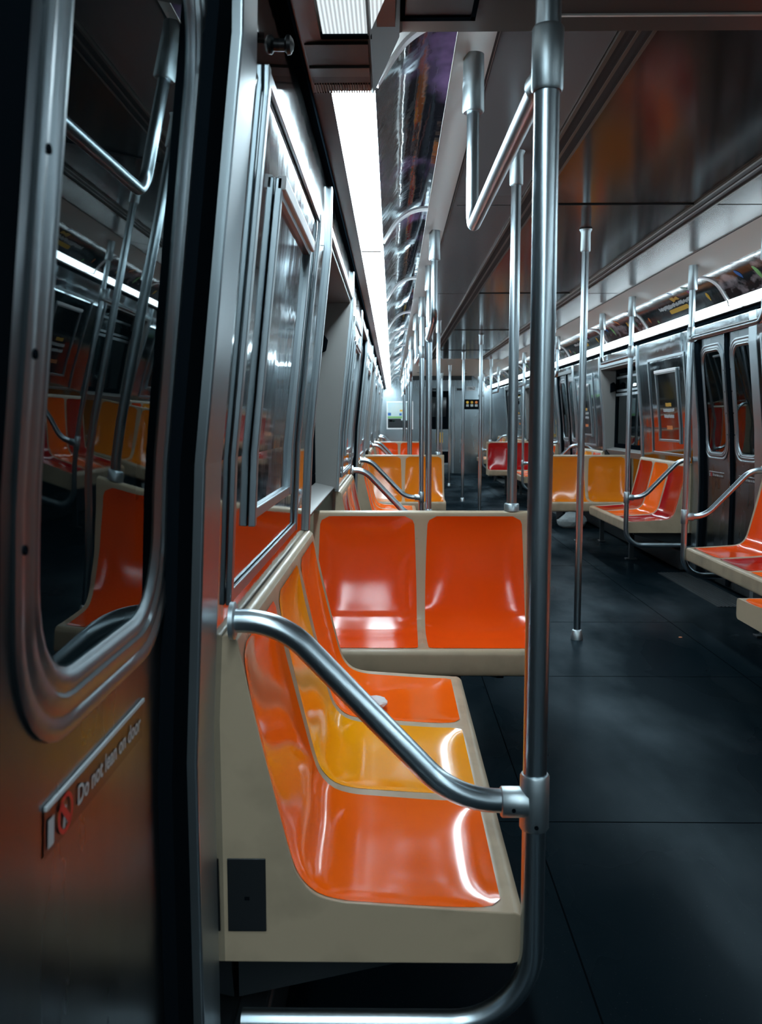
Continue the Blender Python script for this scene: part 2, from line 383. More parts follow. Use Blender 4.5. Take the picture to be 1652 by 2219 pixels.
# ------------------------------------------------------------------ door leaves
def leaf(side, y0, y1, closing, labels, wc, hw):
    """one sliding leaf between y0 and y1; closing = y of the edge that meets the other leaf"""
    door_n[0] += 1
    X = lambda z, o: mx(wx(z) - .031 + o, side)
    root = empty('door_%d' % door_n[0], (0, 0, 0)); root['kind'] = 'structure'
    ym = wc
    wy0, wy1, wz0, wz1 = ym - hw, ym + hw, .915, 1.75
    inner = dense(rrect(wy0 + .03, wy1 - .03, wz0 + .03, wz1 - .03, .085), .05)
    cen = ((wy0 + wy1) / 2, (wz0 + wz1) / 2)
    # panel: four blocks of grid around the window plus corner fill
    n = len(inner); outer = []
    def proj(p):
        dy, dz = p[0] - cen[0], p[1] - cen[1]; best = 1e9
        for d_, lim0, lim1 in ((dy, y0 - cen[0], y1 - cen[0]), (dz, .02 - cen[1], 1.86 - cen[1])):
            if abs(d_) > 1e-6: best = min(best, (lim1 if d_ > 0 else lim0) / d_)
        return (cen[0] + dy * best, cen[1] + dz * best)
    outer = [proj(p) for p in inner]
    corners = [(y0, .02), (y1, .02), (y0, 1.86), (y1, 1.86)]
    for cpt in corners:
        i = min(range(n), key=lambda j: math.dist(outer[j], cpt)); outer[i] = cpt
    rows = []
    for t in [k / 10 for k in range(11)]:
        rows.append([(a[0] + (b[0] - a[0]) * t, a[1] + (b[1] - a[1]) * t) for a, b in zip(inner, outer)])
    pm = MB(); pm.grid([[(X(z, 0), y, z) for y, z in r] for r in rows], True)
    pm.grid([[(X(z, 0), y, z) for y, z in outer], [(X(z, -.035), y, z) for y, z in outer]], True)
    pm.grid([[(X(z, 0), y, z) for y, z in inner], [(X(z, -.035), y, z) for y, z in inner]], True)
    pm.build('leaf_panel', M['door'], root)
    prof = [(0, 0), (0, .003), (.004, .005), (.014, .0045), (.017, .002), (.020, .002), (.023, .004), (.034, .004), (.037, .001), (.041, .001), (.044, .003), (.050, .002), (.054, -.002), (.060, -.005)]
    fm = MB(); rows = []
    for ins, hgt in prof:
        lp = dense(rrect(wy0 + ins, wy1 - ins, wz0 + ins, wz1 - ins, .115 - ins), .05); rows.append((lp, hgt))
    nmin = len(dense(rrect(wy0, wy1, wz0, wz1, .115), .05))
    base = dense(rrect(wy0, wy1, wz0, wz1, .115), .05)
    rr = []
    for ins, hgt in prof:                      # scale the base loop so every ring has the same count
        sy = ((wy1 - wy0) / 2 - ins) / ((wy1 - wy0) / 2); sz = ((wz1 - wz0) / 2 - ins) / ((wz1 - wz0) / 2)
        lp = [(cen[0] + (p[0] - cen[0]) * sy, cen[1] + (p[1] - cen[1]) * sz) for p in base]
        rr.append([(X(z, hgt), y, z) for y, z in lp])
    fm.grid(rr, True); f = fm.build('window_frame', M['doorframe'], root)
    sc = MB()
    for yy in (wy0 + .012, wy1 - .012):
        for zz in (1.10, 1.25, 1.40, 1.55):
            sc.tube([(X(zz, .003), yy, zz), (X(zz, .0065), yy, zz)], .004, 8)
    sc.build('screws', M['black'], f)
    gm = MB(); sy = ((wy1 - wy0) / 2 - .058) / ((wy1 - wy0) / 2); sz = ((wz1 - wz0) / 2 - .058) / ((wz1 - wz0) / 2)
    lp = [(cen[0] + (p[0] - cen[0]) * sy, cen[1] + (p[1] - cen[1]) * sz) for p in base]
    # pane as one slightly bent strip surface
    zs = sorted(set(round(z, 4) for _, z in lp)); rows = []
    for z in zs:
        ys = [y for y, zz in lp if abs(zz - z) < 2e-4]; 
        if max(ys) - min(ys) < .01: continue
        rows.append([(X(z, -.0035), min(ys), z), (X(z, -.0035), max(ys), z)])
    gm.grid(rows); gm.build('pane', M['glass'], root)
    e = MB(); a, b_ = (closing, closing + .004) if y1 > closing + .1 else (closing - .055, closing)
    strip(e, side, a, b_, .03, 1.855, off=-.020, th=.03); e.build('rubber_edge', M['black'], root, smooth=False)
    for (zc, ya, yb, hh) in labels:
        sb = MB(); X2 = lambda z: X(z, .0012)
        sb.add([(X2(zc - hh), ya, zc - hh), (X2(zc - hh), yb, zc - hh), (X2(zc + hh), yb, zc + hh), (X2(zc + hh), ya, zc + hh)], [(0, 1, 2, 3)])
        st = sb.build('sticker', M['sticker'], root, smooth=False); st['label'] = 'black warning sticker lettered Do not lean on door'
        ln = MB(); zt = zc + hh
        ln.box(*sorted((X(zt, .001), X(zt, .0035))), ya, yb, zt, zt + .004); ln.build('edge_strip', M['stickwhite'], st, smooth=False)
        fwd = 1 if side == 'L' else -1; yl = ya if side == 'L' else yb; Wd = yb - ya
        def put(vs, fs, uo, vo, m, nm, h=.0024):
            t = MB(); t.add([(X(zc + vo + q, h), yl + fwd * (uo + p), zc + vo + q) for p, q in vs], fs); t.build(nm, m, st, smooth=False)
        vs_, fs_ = text_verts('Do not lean on door', hh * 1.25, 'LEFT', .0006, 1.0)
        wid = max(p for p, q in vs_); k = (Wd * .70) / wid
        put([(p * k, q) for p, q in vs_], fs_, Wd * .26, 0, M['stickwhite'], 'lettering')
        ring = []; fs2 = []; N = 28; r0, r1 = hh * .86, hh * .66
        for j in range(N):
            a_ = 2 * PI * j / N; ring += [(r0 * math.cos(a_), r0 * math.sin(a_)), (r1 * math.cos(a_), r1 * math.sin(a_))]
        for j in range(N): fs2.append((2 * j, 2 * ((j + 1) % N), 2 * ((j + 1) % N) + 1, 2 * j + 1))
        o = len(ring); q_ = hh * .12; c_ = hh * .62
        ring += [(-c_ - q_, c_ - q_), (-c_ + q_, c_ + q_), (c_ + q_, -c_ + q_), (c_ - q_, -c_ - q_)]; fs2.append((o, o + 1, o + 2, o + 3))
        put(ring, fs2, Wd * .155, 0, M['redp'], 'prohibition_ring', .0028)
        fig = [(-.25, -.6), (-.05, -.6), (.02, -.1), (.15, -.55), (.3, -.5), (.15, .1), (.1, .35), (-.12, .3)]
        put([(p * hh, q * hh) for p, q in fig], [tuple(range(len(fig)))], Wd * .155, 0, M['stickwhite'], 'figure', .0024)
        put([(0, -hh * .7), (.014, -hh * .7), (.014, hh * .5), (0, hh * .5)], [(0, 1, 2, 3)], Wd * .02, 0, M['stickwhite'], 'panel_mark')
    return root
for k, D in enumerate(DOORS):
    for side in 'LR':
        for sg in (-1, 1):
            C = D - .055; y0, y1 = (C, D + .55) if sg > 0 else (D - .60, C)
            wc, hw = (D + .237, .242) if sg > 0 else (D - .345, .225)
            near = (side == 'L' and k == 0)
            labs = []
            if k <= 1 or (k == 2):
                ym = wc
                labs = [(.842, ym - .175, ym + .133, .022)] if near else [(1.815, ym - .14, ym + .14, .020), (.80, ym - .15, ym + .15, .020)]
            leaf(side, y0, y1, C, labs, wc, hw)

# ------------------------------------------------------------------ windows
def window(side, W):
    win_n[0] += 1
    root = empty('window_%d' % win_n[0], (0, 0, 0)); root['kind'] = 'structure'
    y0, y1 = W - .75, W + .75; xi = -.385
    rv = MB()
    for ya, yb in ((y0, y0 + .03), (y1 - .03, y1)):     # side reveals
        poly = [(wx(z) + .002, z) for z in (WZ0, 1.14, WZ1)] + [(xi - .02, WZ1), (xi - .02, WZ0)]
        rv.prism_y([(mx(x, side), z) for x, z in poly], ya, yb)
    x0, x1 = sorted((mx(xi - .02, side), mx(wx(WZ1) - .001, side))); rv.box(x0, x1, y0 + .03, y1 - .03, WZ1 - .02, WZ1 - .001)
    rv.build('reveal', M['grey'], root, smooth=False, bevel=.003)
    sl = MB(); poly = [(wx(.875) - .005, .885), (wx(.875) - .02, .889), (-.36, .905), (xi - .02, .905), (xi - .02, .80), (-.335, .80), (wx(.8) - .045, .83)]
    sl.prism_y([(mx(x, side), z) for x, z in poly], y0 + .03, y1 - .03); sl.build('sill', M['grey'], root, smooth=False, bevel=.004)
    fr_ = MB()
    def bar(ya, yb, za, zb, xo, t=.02):
        a, b_ = sorted((mx(xi + xo, side), mx(xi + xo + t, side))); fr_.box(a, b_, ya, yb, za, zb)
    Y0, Y1, Z0, Z1 = y0 + .03, y1 - .03, .905, WZ1 - .02
    bar(Y0, Y1, Z0, Z0 + .045, 0); bar(Y0, Y1, Z1 - .04, Z1, 0); bar(Y0, Y0 + .045, Z0 + .045, Z1 - .04, 0); bar(Y1 - .045, Y1, Z0 + .045, Z1 - .04, 0)
    fr_.build('frame', M['black'], root, smooth=False, bevel=.004)
    fr_ = MB(); bar(Y0 + .045, Y1 - .045, 1.46, 1.49, .004, .022); bar(Y0 + .045, Y1 - .045, 1.505, 1.53, .004, .016); bar(Y0 + .045, Y1 - .045, Z1 - .10, Z1 - .075, .004, .016)
    fr_.build('transom', M['steel'], root, smooth=False, bevel=.002)
    x = mx(xi + .004, side)
    MB().add([(x, Y0, Z0), (x, Y1, Z0), (x, Y1, Z1), (x, Y0, Z1)], [(0, 1, 2, 3)]).build('pane', M['glass'], root, smooth=False)
    lt = MB()
    a, b_ = sorted((mx(xi + .02, side), mx(xi + .085, side)))
    for yy in (Y1 - .06, Y0 + .02):
        lt.prism_y([(a, 1.50), (a, 1.60), ((a + b_) / 2, 1.615), (b_, 1.57), (b_ - .01, 1.52)], yy, yy + .04)
    lt.build('latch', M['black'], root, bevel=.006)
    tb = MB()
    strip(tb, side, y0 - .035, y0 + .002, .86, 1.90, off=.012, th=.02); strip(tb, side, y1 - .002, y1 + .035, .86, 1.90, off=.012, th=.02)
    strip(tb, side, y0, y1, WZ1, WZ1 + .03, off=.008, th=.02)
    tb.build('casing', M['steel'], root, smooth=False, bevel=.003)
for k in range(3):
    for side in 'LR': window(side, DOORS[k] + P / 2)

# ------------------------------------------------------------------ poster frames on the wall panels
ORD = ['near', 'second', 'third', 'far']
def poster(side, ya, yb, label, lettered):
    root = empty('poster_frame', (0, 0, 0)); tag(root, label, 'poster frame', 'poster frames on the wall panels')
    def fr(y0, y1, z0, z1, wd, h0, h1, extra=0):
        m = MB(); strip(m, side, y0, y0 + wd, z0 - extra, z1 + extra, off=h1, th=h1 - h0); strip(m, side, y1 - wd, y1, z0, z1, off=h1, th=h1 - h0)
        strip(m, side, y0 + wd, y1 - wd, z0, z0 + wd, off=h1 - .002, th=h1 - h0 - .002); strip(m, side, y0 + wd, y1 - wd, z1 - wd, z1, off=h1 - .002, th=h1 - h0 - .002)
        return m
    fr(ya, yb, .905, 1.735, .022, 0.001, .010).build('outer_frame', M['steel'], root, smooth=False, bevel=.002)
    i0, i1 = ya + (yb - ya) * .20, yb - (yb - ya) * .22
    fr(i0, i1, 1.02, 1.61, .020, 0.001, .014, .012).build('inner_frame', M['steel'], root, smooth=False, bevel=.002)
    tp = MB(); strip(tp, side, i0, i1, 1.60, 1.625, off=.02, th=.016); tp.build('top_clip', M['divider'], root, smooth=False, bevel=.003)
    pm = MB(); strip(pm, side, i0 + .02, i1 - .02, 1.04, 1.59, off=.003, th=.002)
    card = pm.build('poster_card', M['poster'] if lettered else M['mirror'], root, smooth=False)
    if lettered:
        yc = (i0 + i1) / 2; fwd = 1 if side == 'L' else -1
        for z, wd, hh, m in ((1.33, .16, .030, 'amberp'), (1.285, .30, .026, 'stickwhite'), (1.235, .27, .026, 'stickwhite'), (1.14, .15, .032, 'orangep')):
            t = MB(); n = 9 if m != 'orangep' else 1; random.seed(int(z * 100))
            for q in range(n):
                a = yc - wd / 2 + wd * q / n; b_ = a + wd / n * (.8 if n > 1 else 1)
                zz = z + hh * (random.uniform(-.1, .1) if n > 1 else 0)
                strip(t, side, a, b_, zz - hh / 2, zz + hh / 2, off=.0042, th=.001)
            t.build('lettering', M[m], card, smooth=False)
for k in range(3):
    D = DOORS[k]
    for side, sn in (('L', 'left'), ('R', 'right')):
        for (ya, yb, wh) in ((D + .735, D + 1.745, 'before'), (D + P - 1.745, D + P - .735, 'beyond')):
            if k == 0 and side == 'R' and wh == 'before': continue
            pos = 'on the wall just %s the %s %s window' % (wh, ORD[k], sn)
            lettered = side == 'R'
            poster(side, ya, yb, ('framed dark poster ' if lettered else 'steel frame around polished panel ') + pos, lettered)

# ------------------------------------------------------------------ lights and adverts
DIV = [2.08, 3.95, 5.83, 7.63, 9.05, 10.93, 12.80, 14.6, 16.4, 18.2, END - .1]
NTH = ['first', 'second', 'third', 'fourth', 'fifth', 'sixth', 'seventh', 'eighth', 'ninth', 'tenth']
ADP = [(.150, ZC - .102), (.115, ZC - .104), (.07, ZC - .118), (.03, ZC - .145), (.004, ZC - .175), (-.018, ZC - .208), (-.040, ZC - .242)]
def adpt(t):
    t = max(0, min(.9999, t)) * (len(ADP) - 1); i = int(t); f = t - i
    def cr(j): return ADP[max(0, min(len(ADP) - 1, j))]
    out = []
    for c_ in (0, 1):
        p0, p1, p2, p3 = (cr(i - 1)[c_], cr(i)[c_], cr(i + 1)[c_], cr(i + 2)[c_])
        out.append(.5 * ((2 * p1) + (-p0 + p2) * f + (2 * p0 - 5 * p1 + 4 * p2 - p3) * f * f + (-p0 + 3 * p1 - 3 * p2 + p3) * f ** 3))
    return out
def adn(t):
    a, b_ = adpt(t - .02), adpt(t + .02); dx, dz = b_[0] - a[0], b_[1] - a[1]; l = math.hypot(dx, dz) or 1
    return (-dz / l * -1 * -1, dx / l)     # points to the aisle and down
def advert(side, i, ya, yb, kind, label):
    root = empty('advert_card', (0, 0, 0)); tag(root, label, 'advert', 'overhead adverts above the %s wall' % ('left' if side == 'L' else 'right'))
    n = 24
    def S(t, y, h):
        x, z = adpt(t); nx, nz = adn(t); return (mx(x - abs(nx) * -h, side), y, z - h * abs(nz))
    c_ = MB(); c_.grid([[S(t / n, y, 0) for y in (ya + .012, (ya + yb) / 2, yb - .012)] for t in range(n + 1)])
    c_.grid([[S(t / n, y, -.004) for y in (ya + .012, (ya + yb) / 2, yb - .012)] for t in range(n + 1)])
    card = c_.build('card', M[kind], root)
    dv = MB()
    rows = [[S(t / n, ya - .018, .001), S(t / n, ya - .015, .008), S(t / n, ya + .015, .008), S(t / n, ya + .018, .001)] for t in range(n + 1)]
    dv.grid(rows); dv.build('clip_strip', M['divider'], root)
    fwd = 1 if side == 'L' else -1; y0 = ya if side == 'L' else yb; L = yb - ya
    def leafshape(u, t, lu, lt, m, h=.002):          # tapered streak printed on the card
        pts = []; 
        for q in range(9): 
            f = q / 8; wd = lu * .5 * math.sin(PI * min(1, .15 + f)) ; pts.append((u + wd + lu * .4 * f * f, t + lt * f))
        for q in range(8, -1, -1):
            f = q / 8; wd = lu * .5 * math.sin(PI * min(1, .15 + f)) ; pts.append((u - wd + lu * .4 * f * f, t + lt * f))
        mb = MB(); rows = [[S(pts[q][1], y0 + fwd * pts[q][0], h), S(pts[q][1], y0 + fwd * pts[17 - q][0], h)] for q in range(9)]
        mb.grid(rows); mb.build('printed_streak', M[m], card)
    def txt(s, size, u, t, m, sx=1.):
        vs_, fs_ = text_verts(s, size, 'CENTER', .001, sx); AL = .30
        mb = MB(); mb.add([S(t - q / AL, y0 + fwd * (u + p), .002) for p, q in vs_], fs_); mb.build('lettering', M[m], card, smooth=False)
    if kind == 'adblack':
        for uc, wd, t0, t1, n_, m_ in ((L * .56, .075, .35, .47, 6, 'amberp'), (L * .50, .36, .52, .64, 26, 'white')):
            mb = MB(); random.seed(n_ + i)
            for q in range(n_):                      # small unreadable lettering
                a = uc - wd + 2 * wd * q / n_; b_ = a + 2 * wd / n_ * .82; ta = t0 + random.uniform(-.02, .03) ; tb = t1 + random.uniform(-.03, .02)
                mb.add([S(ta, y0 + fwd * a, .002), S(ta, y0 + fwd * b_, .002), S(tb, y0 + fwd * b_, .002), S(tb, y0 + fwd * a, .002)], [(0, 1, 2, 3)])
            mb.build('lettering', M[m_], card, smooth=False)
        N = 10; uc, wd, t0, t1 = L * .52, .21, .69, .83
        loop = []
        for (su, st_, a0) in ((1, -1, 270), (1, 1, 0), (-1, 1, 90), (-1, -1, 180)):
            for q in range(5):
                a = math.radians(a0 + 90 * q / 4); loop.append((uc + su * (wd - .02) + .02 * math.cos(a), (t0 + t1) / 2 + st_ * ((t1 - t0) / 2 - .05) + .05 * math.sin(a)))
        mb = MB(); mb.add([S(t, y0 + fwd * u, .002) for u, t in loop], [tuple(range(len(loop)))]); mb.build('button_panel', M['yellow'], card, smooth=False)
        for a in ((.10, .66, .035, .25, 'orangep'), (.20, .86, .03, .13, 'green'), (.86, .60, .045, .30, 'yellow'), (.76, .12, .05, .30, 'teal'), (.74, .34, .04, .25, 'purple'), (.60, .10, .03, .2, 'blue')):
            leafshape(L * a[0], a[1], a[2], min(a[3], .98 - a[1]), a[4])
    elif kind == 'admix':
        for a in ((.2, .35, .05, .3, 'blue'), (.32, .42, .05, .5, 'green'), (.55, .25, .04, .3, 'orangep'), (.7, .5, .05, .35, 'amberp'), (.85, .6, .04, .3, 'teal')):
            leafshape(L * a[0], a[1], a[2], a[3], a[4])
def light(side, i, ya, yb, label, m='lens'):
    root = empty('ceiling_light', (mx(-.088, side), (ya + yb) / 2, ZL)); tag(root, label, 'ceiling light', 'ceiling light panels along the %s side' % ('left' if side == 'L' else 'right'))
    f = 1 if side == 'L' else -1; h = (yb - ya) / 2
    MB().prism_y([(f * x, z) for x, z in ((-.044, 0.001), (.036, .001), (.042, .006), (.047, .034), (.044, .036), (-.044, .036))], -h + .012, h - .012).build('lens', M[m], root, smooth=False)
    MB().prism_y([(f * x, z) for x, z in ((-.046, -.001), (.038, -.001), (.049, .034), (.046, .038), (-.046, .038))], h - .012, h + .012).build('end_frame', M['grey'], root, smooth=False)
for side, sn in (('L', 'left'), ('R', 'right')):
    for i in range(len(DIV) - 1):
        light(side, i, DIV[i], DIV[i + 1], 'white lit light panel, %s along the %s side beyond the dropped ceiling' % (NTH[i], sn), 'lens' if side == 'L' else 'lensright')
        kind = ('adpurple' if side == 'L' else ('adblack' if i in (2, 4, 7) else 'admix'))
        desc = {'adpurple': 'dark curved advert with purple marks', 'adblack': 'black curved advert with yellow lettering', 'admix': 'mottled grey curved advert with coloured streaks'}[kind]
        advert(side, i, DIV[i] + (.045 if i == 0 else 0), DIV[i + 1], kind, '%s, %s along the %s side above the lights' % (desc, NTH[i], sn))
# lights inside the dropped ceiling
for side, sn in (('L', 'left'), ('R', 'right')):
    f = 1 if side == 'L' else -1
    root = empty('ceiling_light', (mx(-.088, side), .6, ZL)); tag(root, 'dim ribbed light panel set in the dropped ceiling on the %s, nearest the camera' % sn, 'ceiling light', 'ceiling light panels along the %s side' % sn)
    m = MB(); m.add([(f * -.044, .25, 0), (f * .088, .25, 0), (f * .088, .96, 0), (f * .044, 1.165, 0), (f * -.044, 1.165, 0)], [(0, 1, 2, 3, 4)]); m.build('lens', M['lensnear'], root, smooth=False)
    MB().box(-.048, .048, 1.165, 1.18, -.004, .004).build('end_frame', M['black'], root, smooth=False)
    for q, (a, b_) in enumerate(((-1.05, .83), (-2.95, -1.07), (-4.85, -2.97))):
        root = empty('ceiling_light', (mx(-.088, side), (a + b_) / 2, ZL)); tag(root, 'bright light panel set in the dropped ceiling on the %s, %s one behind the camera' % (sn, NTH[q]), 'ceiling light', 'ceiling light panels along the %s side' % sn)
        h = (b_ - a) / 2
        MB().box(-.044, .044, -h, h, -.002, .002).build('lens', M['lensback'], root, smooth=False)
# ------------------------------------------------------------------ seats
def cat_rom(pts, n):
    out = []
    for i in range(len(pts) - 1):
        p0, p1, p2, p3 = pts[max(i - 1, 0)], pts[i], pts[i + 1], pts[min(i + 2, len(pts) - 1)]
        for k in range(n):
            t = k / n
            out.append(tuple(.5 * (2 * b + (-a + c) * t + (2 * a - 5 * b + 4 * c - d) * t * t + (-a + 3 * b - 3 * c + d) * t ** 3) for a, b, c, d in zip(p0, p1, p2, p3)))
    out.append(pts[-1]); return out
def seat_unit(name, nseat, L, prof, i0, i1, n=6, plate=True):
    """local: x away from the wall, y along, z up; prof = front outline from back top to lip; inserts between control points i0..i1"""
    pts = cat_rom(prof, n); A, B = i0 * n, i1 * n
    arc = [0]
    for a, b in zip(pts, pts[1:]): arc.append(arc[-1] + math.dist(a, b))
    T0, T1 = arc[A], arc[B]
    def at(t):
        for i in range(len(pts) - 1):
            if t <= arc[i + 1] or i == len(pts) - 2:
                f = (t - arc[i]) / (arc[i + 1] - arc[i]); a, b = pts[i], pts[i + 1]
                a0 = pts[max(i - 1, 0)]; b0 = pts[min(i + 2, len(pts) - 1)]
                ta = Vector((b[0] - a0[0], b[1] - a0[1])).normalized(); tb = Vector((b0[0] - a[0], b0[1] - a[1])).normalized()
                tg = ta.lerp(tb, f).normalized()
                return (a[0] + (b[0] - a[0]) * f, a[1] + (b[1] - a[1]) * f), (-tg.y, tg.x)
    wd = L / nseat
    Tm = T0 + (T1 - T0) * .56
    def dish(s, t):
        a = 2 * ((s / wd) % 1.0) - 1
        if s <= 0 or s >= L or t <= T0 or t >= T1: return 0
        b = 2 * (t - T0) / (T1 - T0) - 1
        seatpart = max(0, min(1, (t - Tm) / .08)); D = .020 + .008 * seatpart
        return D * (1 - abs(a) ** 4) * (1 - abs(b) ** 8)
    def S(s, t, h=0):
        (u, v), (nu, nv) = at(t); d = dish(s, t) - h
        return (u - nu * d, s - L / 2, v - nv * d)
    root = empty(name)
    ss = [wd * i + wd * j / 14 for i in range(nseat) for j in range(14)] + [L]
    m = MB(); rows = [[S(s, t) for s in ss] for t in arc]; m.grid(rows)
    o = len(m.v); ns = len(ss); nt_ = len(arc)
    m.add([(0.0, -L / 2, .31), (0.0, L / 2, .31)], [])
    left = [i * ns for i in range(nt_)]; right = [i * ns + ns - 1 for i in range(nt_)]
    m.f.append(tuple(left + [o])); m.f.append(tuple(right + [o + 1])[::-1])
    m.f.append(tuple([i for i in range(ns)] + [o + 1, o])); m.f.append(tuple([left[-1] + i for i in range(ns)] + [o + 1, o]))
    m.build('shell', M['shell'], root, bevel=.007, angle=35)
    for i in range(nseat):
        m = MB(); rows = []; NT, NS = 46, 20; r = .035
        for k in range(NT + 1):
            t = T0 + (T1 - T0) * k / NT; f = k / NT
            g_ = .014 + .013 * (1 - f) ** 3 + .006 * f ** 4
            dtop = t - T0; dbot = T1 - t; ins = 0
            rt = .034
            if dtop < rt: ins = max(ins, rt - math.sqrt(max(0, rt * rt - (rt - dtop) ** 2)))
            if dbot < r: ins = max(ins, .6 * (r - math.sqrt(max(0, r * r - (r - dbot) ** 2))))
            s0, s1 = wd * i + g_ + ins, wd * (i + 1) - g_ - ins
            rows.append([S(s0 + (s1 - s0) * j / NS, t, .0013) for j in range(NS + 1)])
        m.grid(rows); m.build('seat_insert', SEAT['orange'], root, angle=180)
    for yy in ([-L / 2 + .10, L / 2 - .10] if nseat == 3 else [-L / 2 + .14, L / 2 - .14]):
        br = MB(); dep = prof[-1][0]
        br.add([(x, y, z) for y in (yy - .012, yy + .012) for x, z in ((.012, .31), (dep - .05, .31), (dep - .06, .285), (.012, .19))],
               [(0, 1, 2, 3), (7, 6, 5, 4), (0, 4, 5, 1), (1, 5, 6, 2), (2, 6, 7, 3), (3, 7, 4, 0)])
        br.build('support_bracket', M['under'], root, smooth=False)
    for yy in ([0.05] if nseat == 3 else [-.12, .12]):
        lg = MB(); lg.box(.27, .31, yy - .02, yy + .02, 0.01, .31); lg.box(.24, .34, yy - .03, yy + .03, 0, .012)
        lg.build('leg', M['under'], root, smooth=False, bevel=.003)
    if plate:
        pl = MB(); pl.box(.012, .075, -L / 2 - .003, -L / 2, .365, .49); pl.build('end_cover_plate', M['plate'], root, smooth=False, bevel=.002)
        kb = MB(); kb.box(.040, .048, -L / 2 - .005, -L / 2 - .003, .42, .425); kb.build('keyhole_slot', M['black'], root.children[-1], smooth=False)
    return root
BENCH = [(.000, .835), (.004, .852), (.017, .861), (.031, .854), (.038, .835), (.064, .715), (.093, .59), (.118, .490), (.133, .453), (.158, .428), (.194, .417), (.24, .413), (.35, .406), (.463, .399), (.484, .398), (.496, .390), (.499, .38), (.498, .335), (.492, .316), (.478, .31)]
DBL = [(.000, .825), (.004, .842), (.016, .850), (.034, .850), (.048, .846), (.055, .832), (.066, .71), (.080, .59), (.098, .50), (.112, .460), (.134, .432), (.165, .417), (.21, .412), (.32, .407), (.418, .405), (.438, .404), (.448, .395), (.451, .38), (.450, .335), (.444, .316), (.430, .31)]
bench0 = seat_unit('seat_bench', 3, 1.37, BENCH, 4, 13)
dbl0 = seat_unit('double_seat', 2, .83, DBL, 5, 14, plate=False)
# stanchion on the back of each double seat is a pole of its own (see below)
def colour(root, cols):
    ins = [c for c in root.children if c.name.startswith('seat_insert')]
    ins.sort(key=lambda o: int(o.name.split('.')[1]) if '.' in o.name else 0)
    for o, c in zip(ins, cols):
        o.material_slots[0].link = 'OBJECT'; o.material_slots[0].material = SEAT[c]
NAMES = {'orange': 'orange', 'yellow': 'yellow-orange', 'redorange': 'red-orange', 'red': 'red', 'amber': 'amber'}
used = {}
def place(proto, key, loc, rz, cols, label, cat, group):
    o = proto if key not in used else copy_tree(proto); used[key] = 1
    o.location = loc; o.rotation_euler = (0, 0, rz); tag(o, label, cat, group); colour(o, cols); return o
YB = .72 + .685
bench_cols = {  # (gap, side, which): colours along local y
    (0, 'L', 0): ['orange', 'yellow', 'orange'], (0, 'L', 1): ['red', 'orange', 'red'],
    (0, 'R', 0): ['orange', 'red', 'orange'], (0, 'R', 1): ['redorange', 'red', 'orange'],
    (1, 'L', 0): ['redorange', 'orange', 'orange'], (1, 'L', 1): ['redorange', 'orange', 'redorange'],
    (1, 'R', 0): ['red', 'orange', 'red'], (1, 'R', 1): ['orange', 'yellow', 'redorange'],
    (2, 'L', 0): ['redorange', 'orange', 'red'], (2, 'L', 1): ['orange', 'red', 'orange'],
    (2, 'R', 0): ['orange', 'redorange', 'orange'], (2, 'R', 1): ['yellow', 'amber', 'yellow'],
    (3, 'L', 0): ['orange', 'red', 'orange'], (3, 'R', 0): ['yellow', 'orange', 'yellow']}
for (k, side, wch), cols in bench_cols.items():
    yc = DOORS[k] + YB if wch == 0 else DOORS[k] + P - YB
    sn = 'left' if side == 'L' else 'right'
    dn = ORD[k] if wch == 0 else ORD[min(k + 1, 3)]
    lab = 'bench of %s, %s and %s seats just %s the %s %s door' % (NAMES[cols[0]], NAMES[cols[1]], NAMES[cols[2]], 'beyond' if wch == 0 else 'before', dn, sn)
    cc = cols
    place(bench0, 'b', (mx(-.281, side), yc, 0), 0 if side == 'L' else PI, cc if side == 'L' else cc, lab, 'bench', 'three-seat benches along the walls')
dbl = {(0, 'L'): ('redorange', -1), (0, 'R'): ('orange', 1), (1, 'L'): ('amber', -1), (1, 'R'): ('amber', -1), (2, 'L'): ('redorange', -1), (2, 'R'): ('red', -1)}
for (k, side), (c_, face) in dbl.items():
    W = DOORS[k] + P / 2; sn = 'left' if side == 'L' else 'right'
    xc = mx((-.305 + .525) / 2, side)
    lab = '%s two-person seat facing %s the camera beside the %s %s window' % (NAMES[c_], 'towards' if face < 0 else 'away from', ORD[k], sn)
    place(dbl0, 'd', (xc, W - .03 if face < 0 else W + .03, 0), -PI / 2 if face < 0 else PI / 2, [c_, c_], lab, 'seat', 'two-person seats across the car')

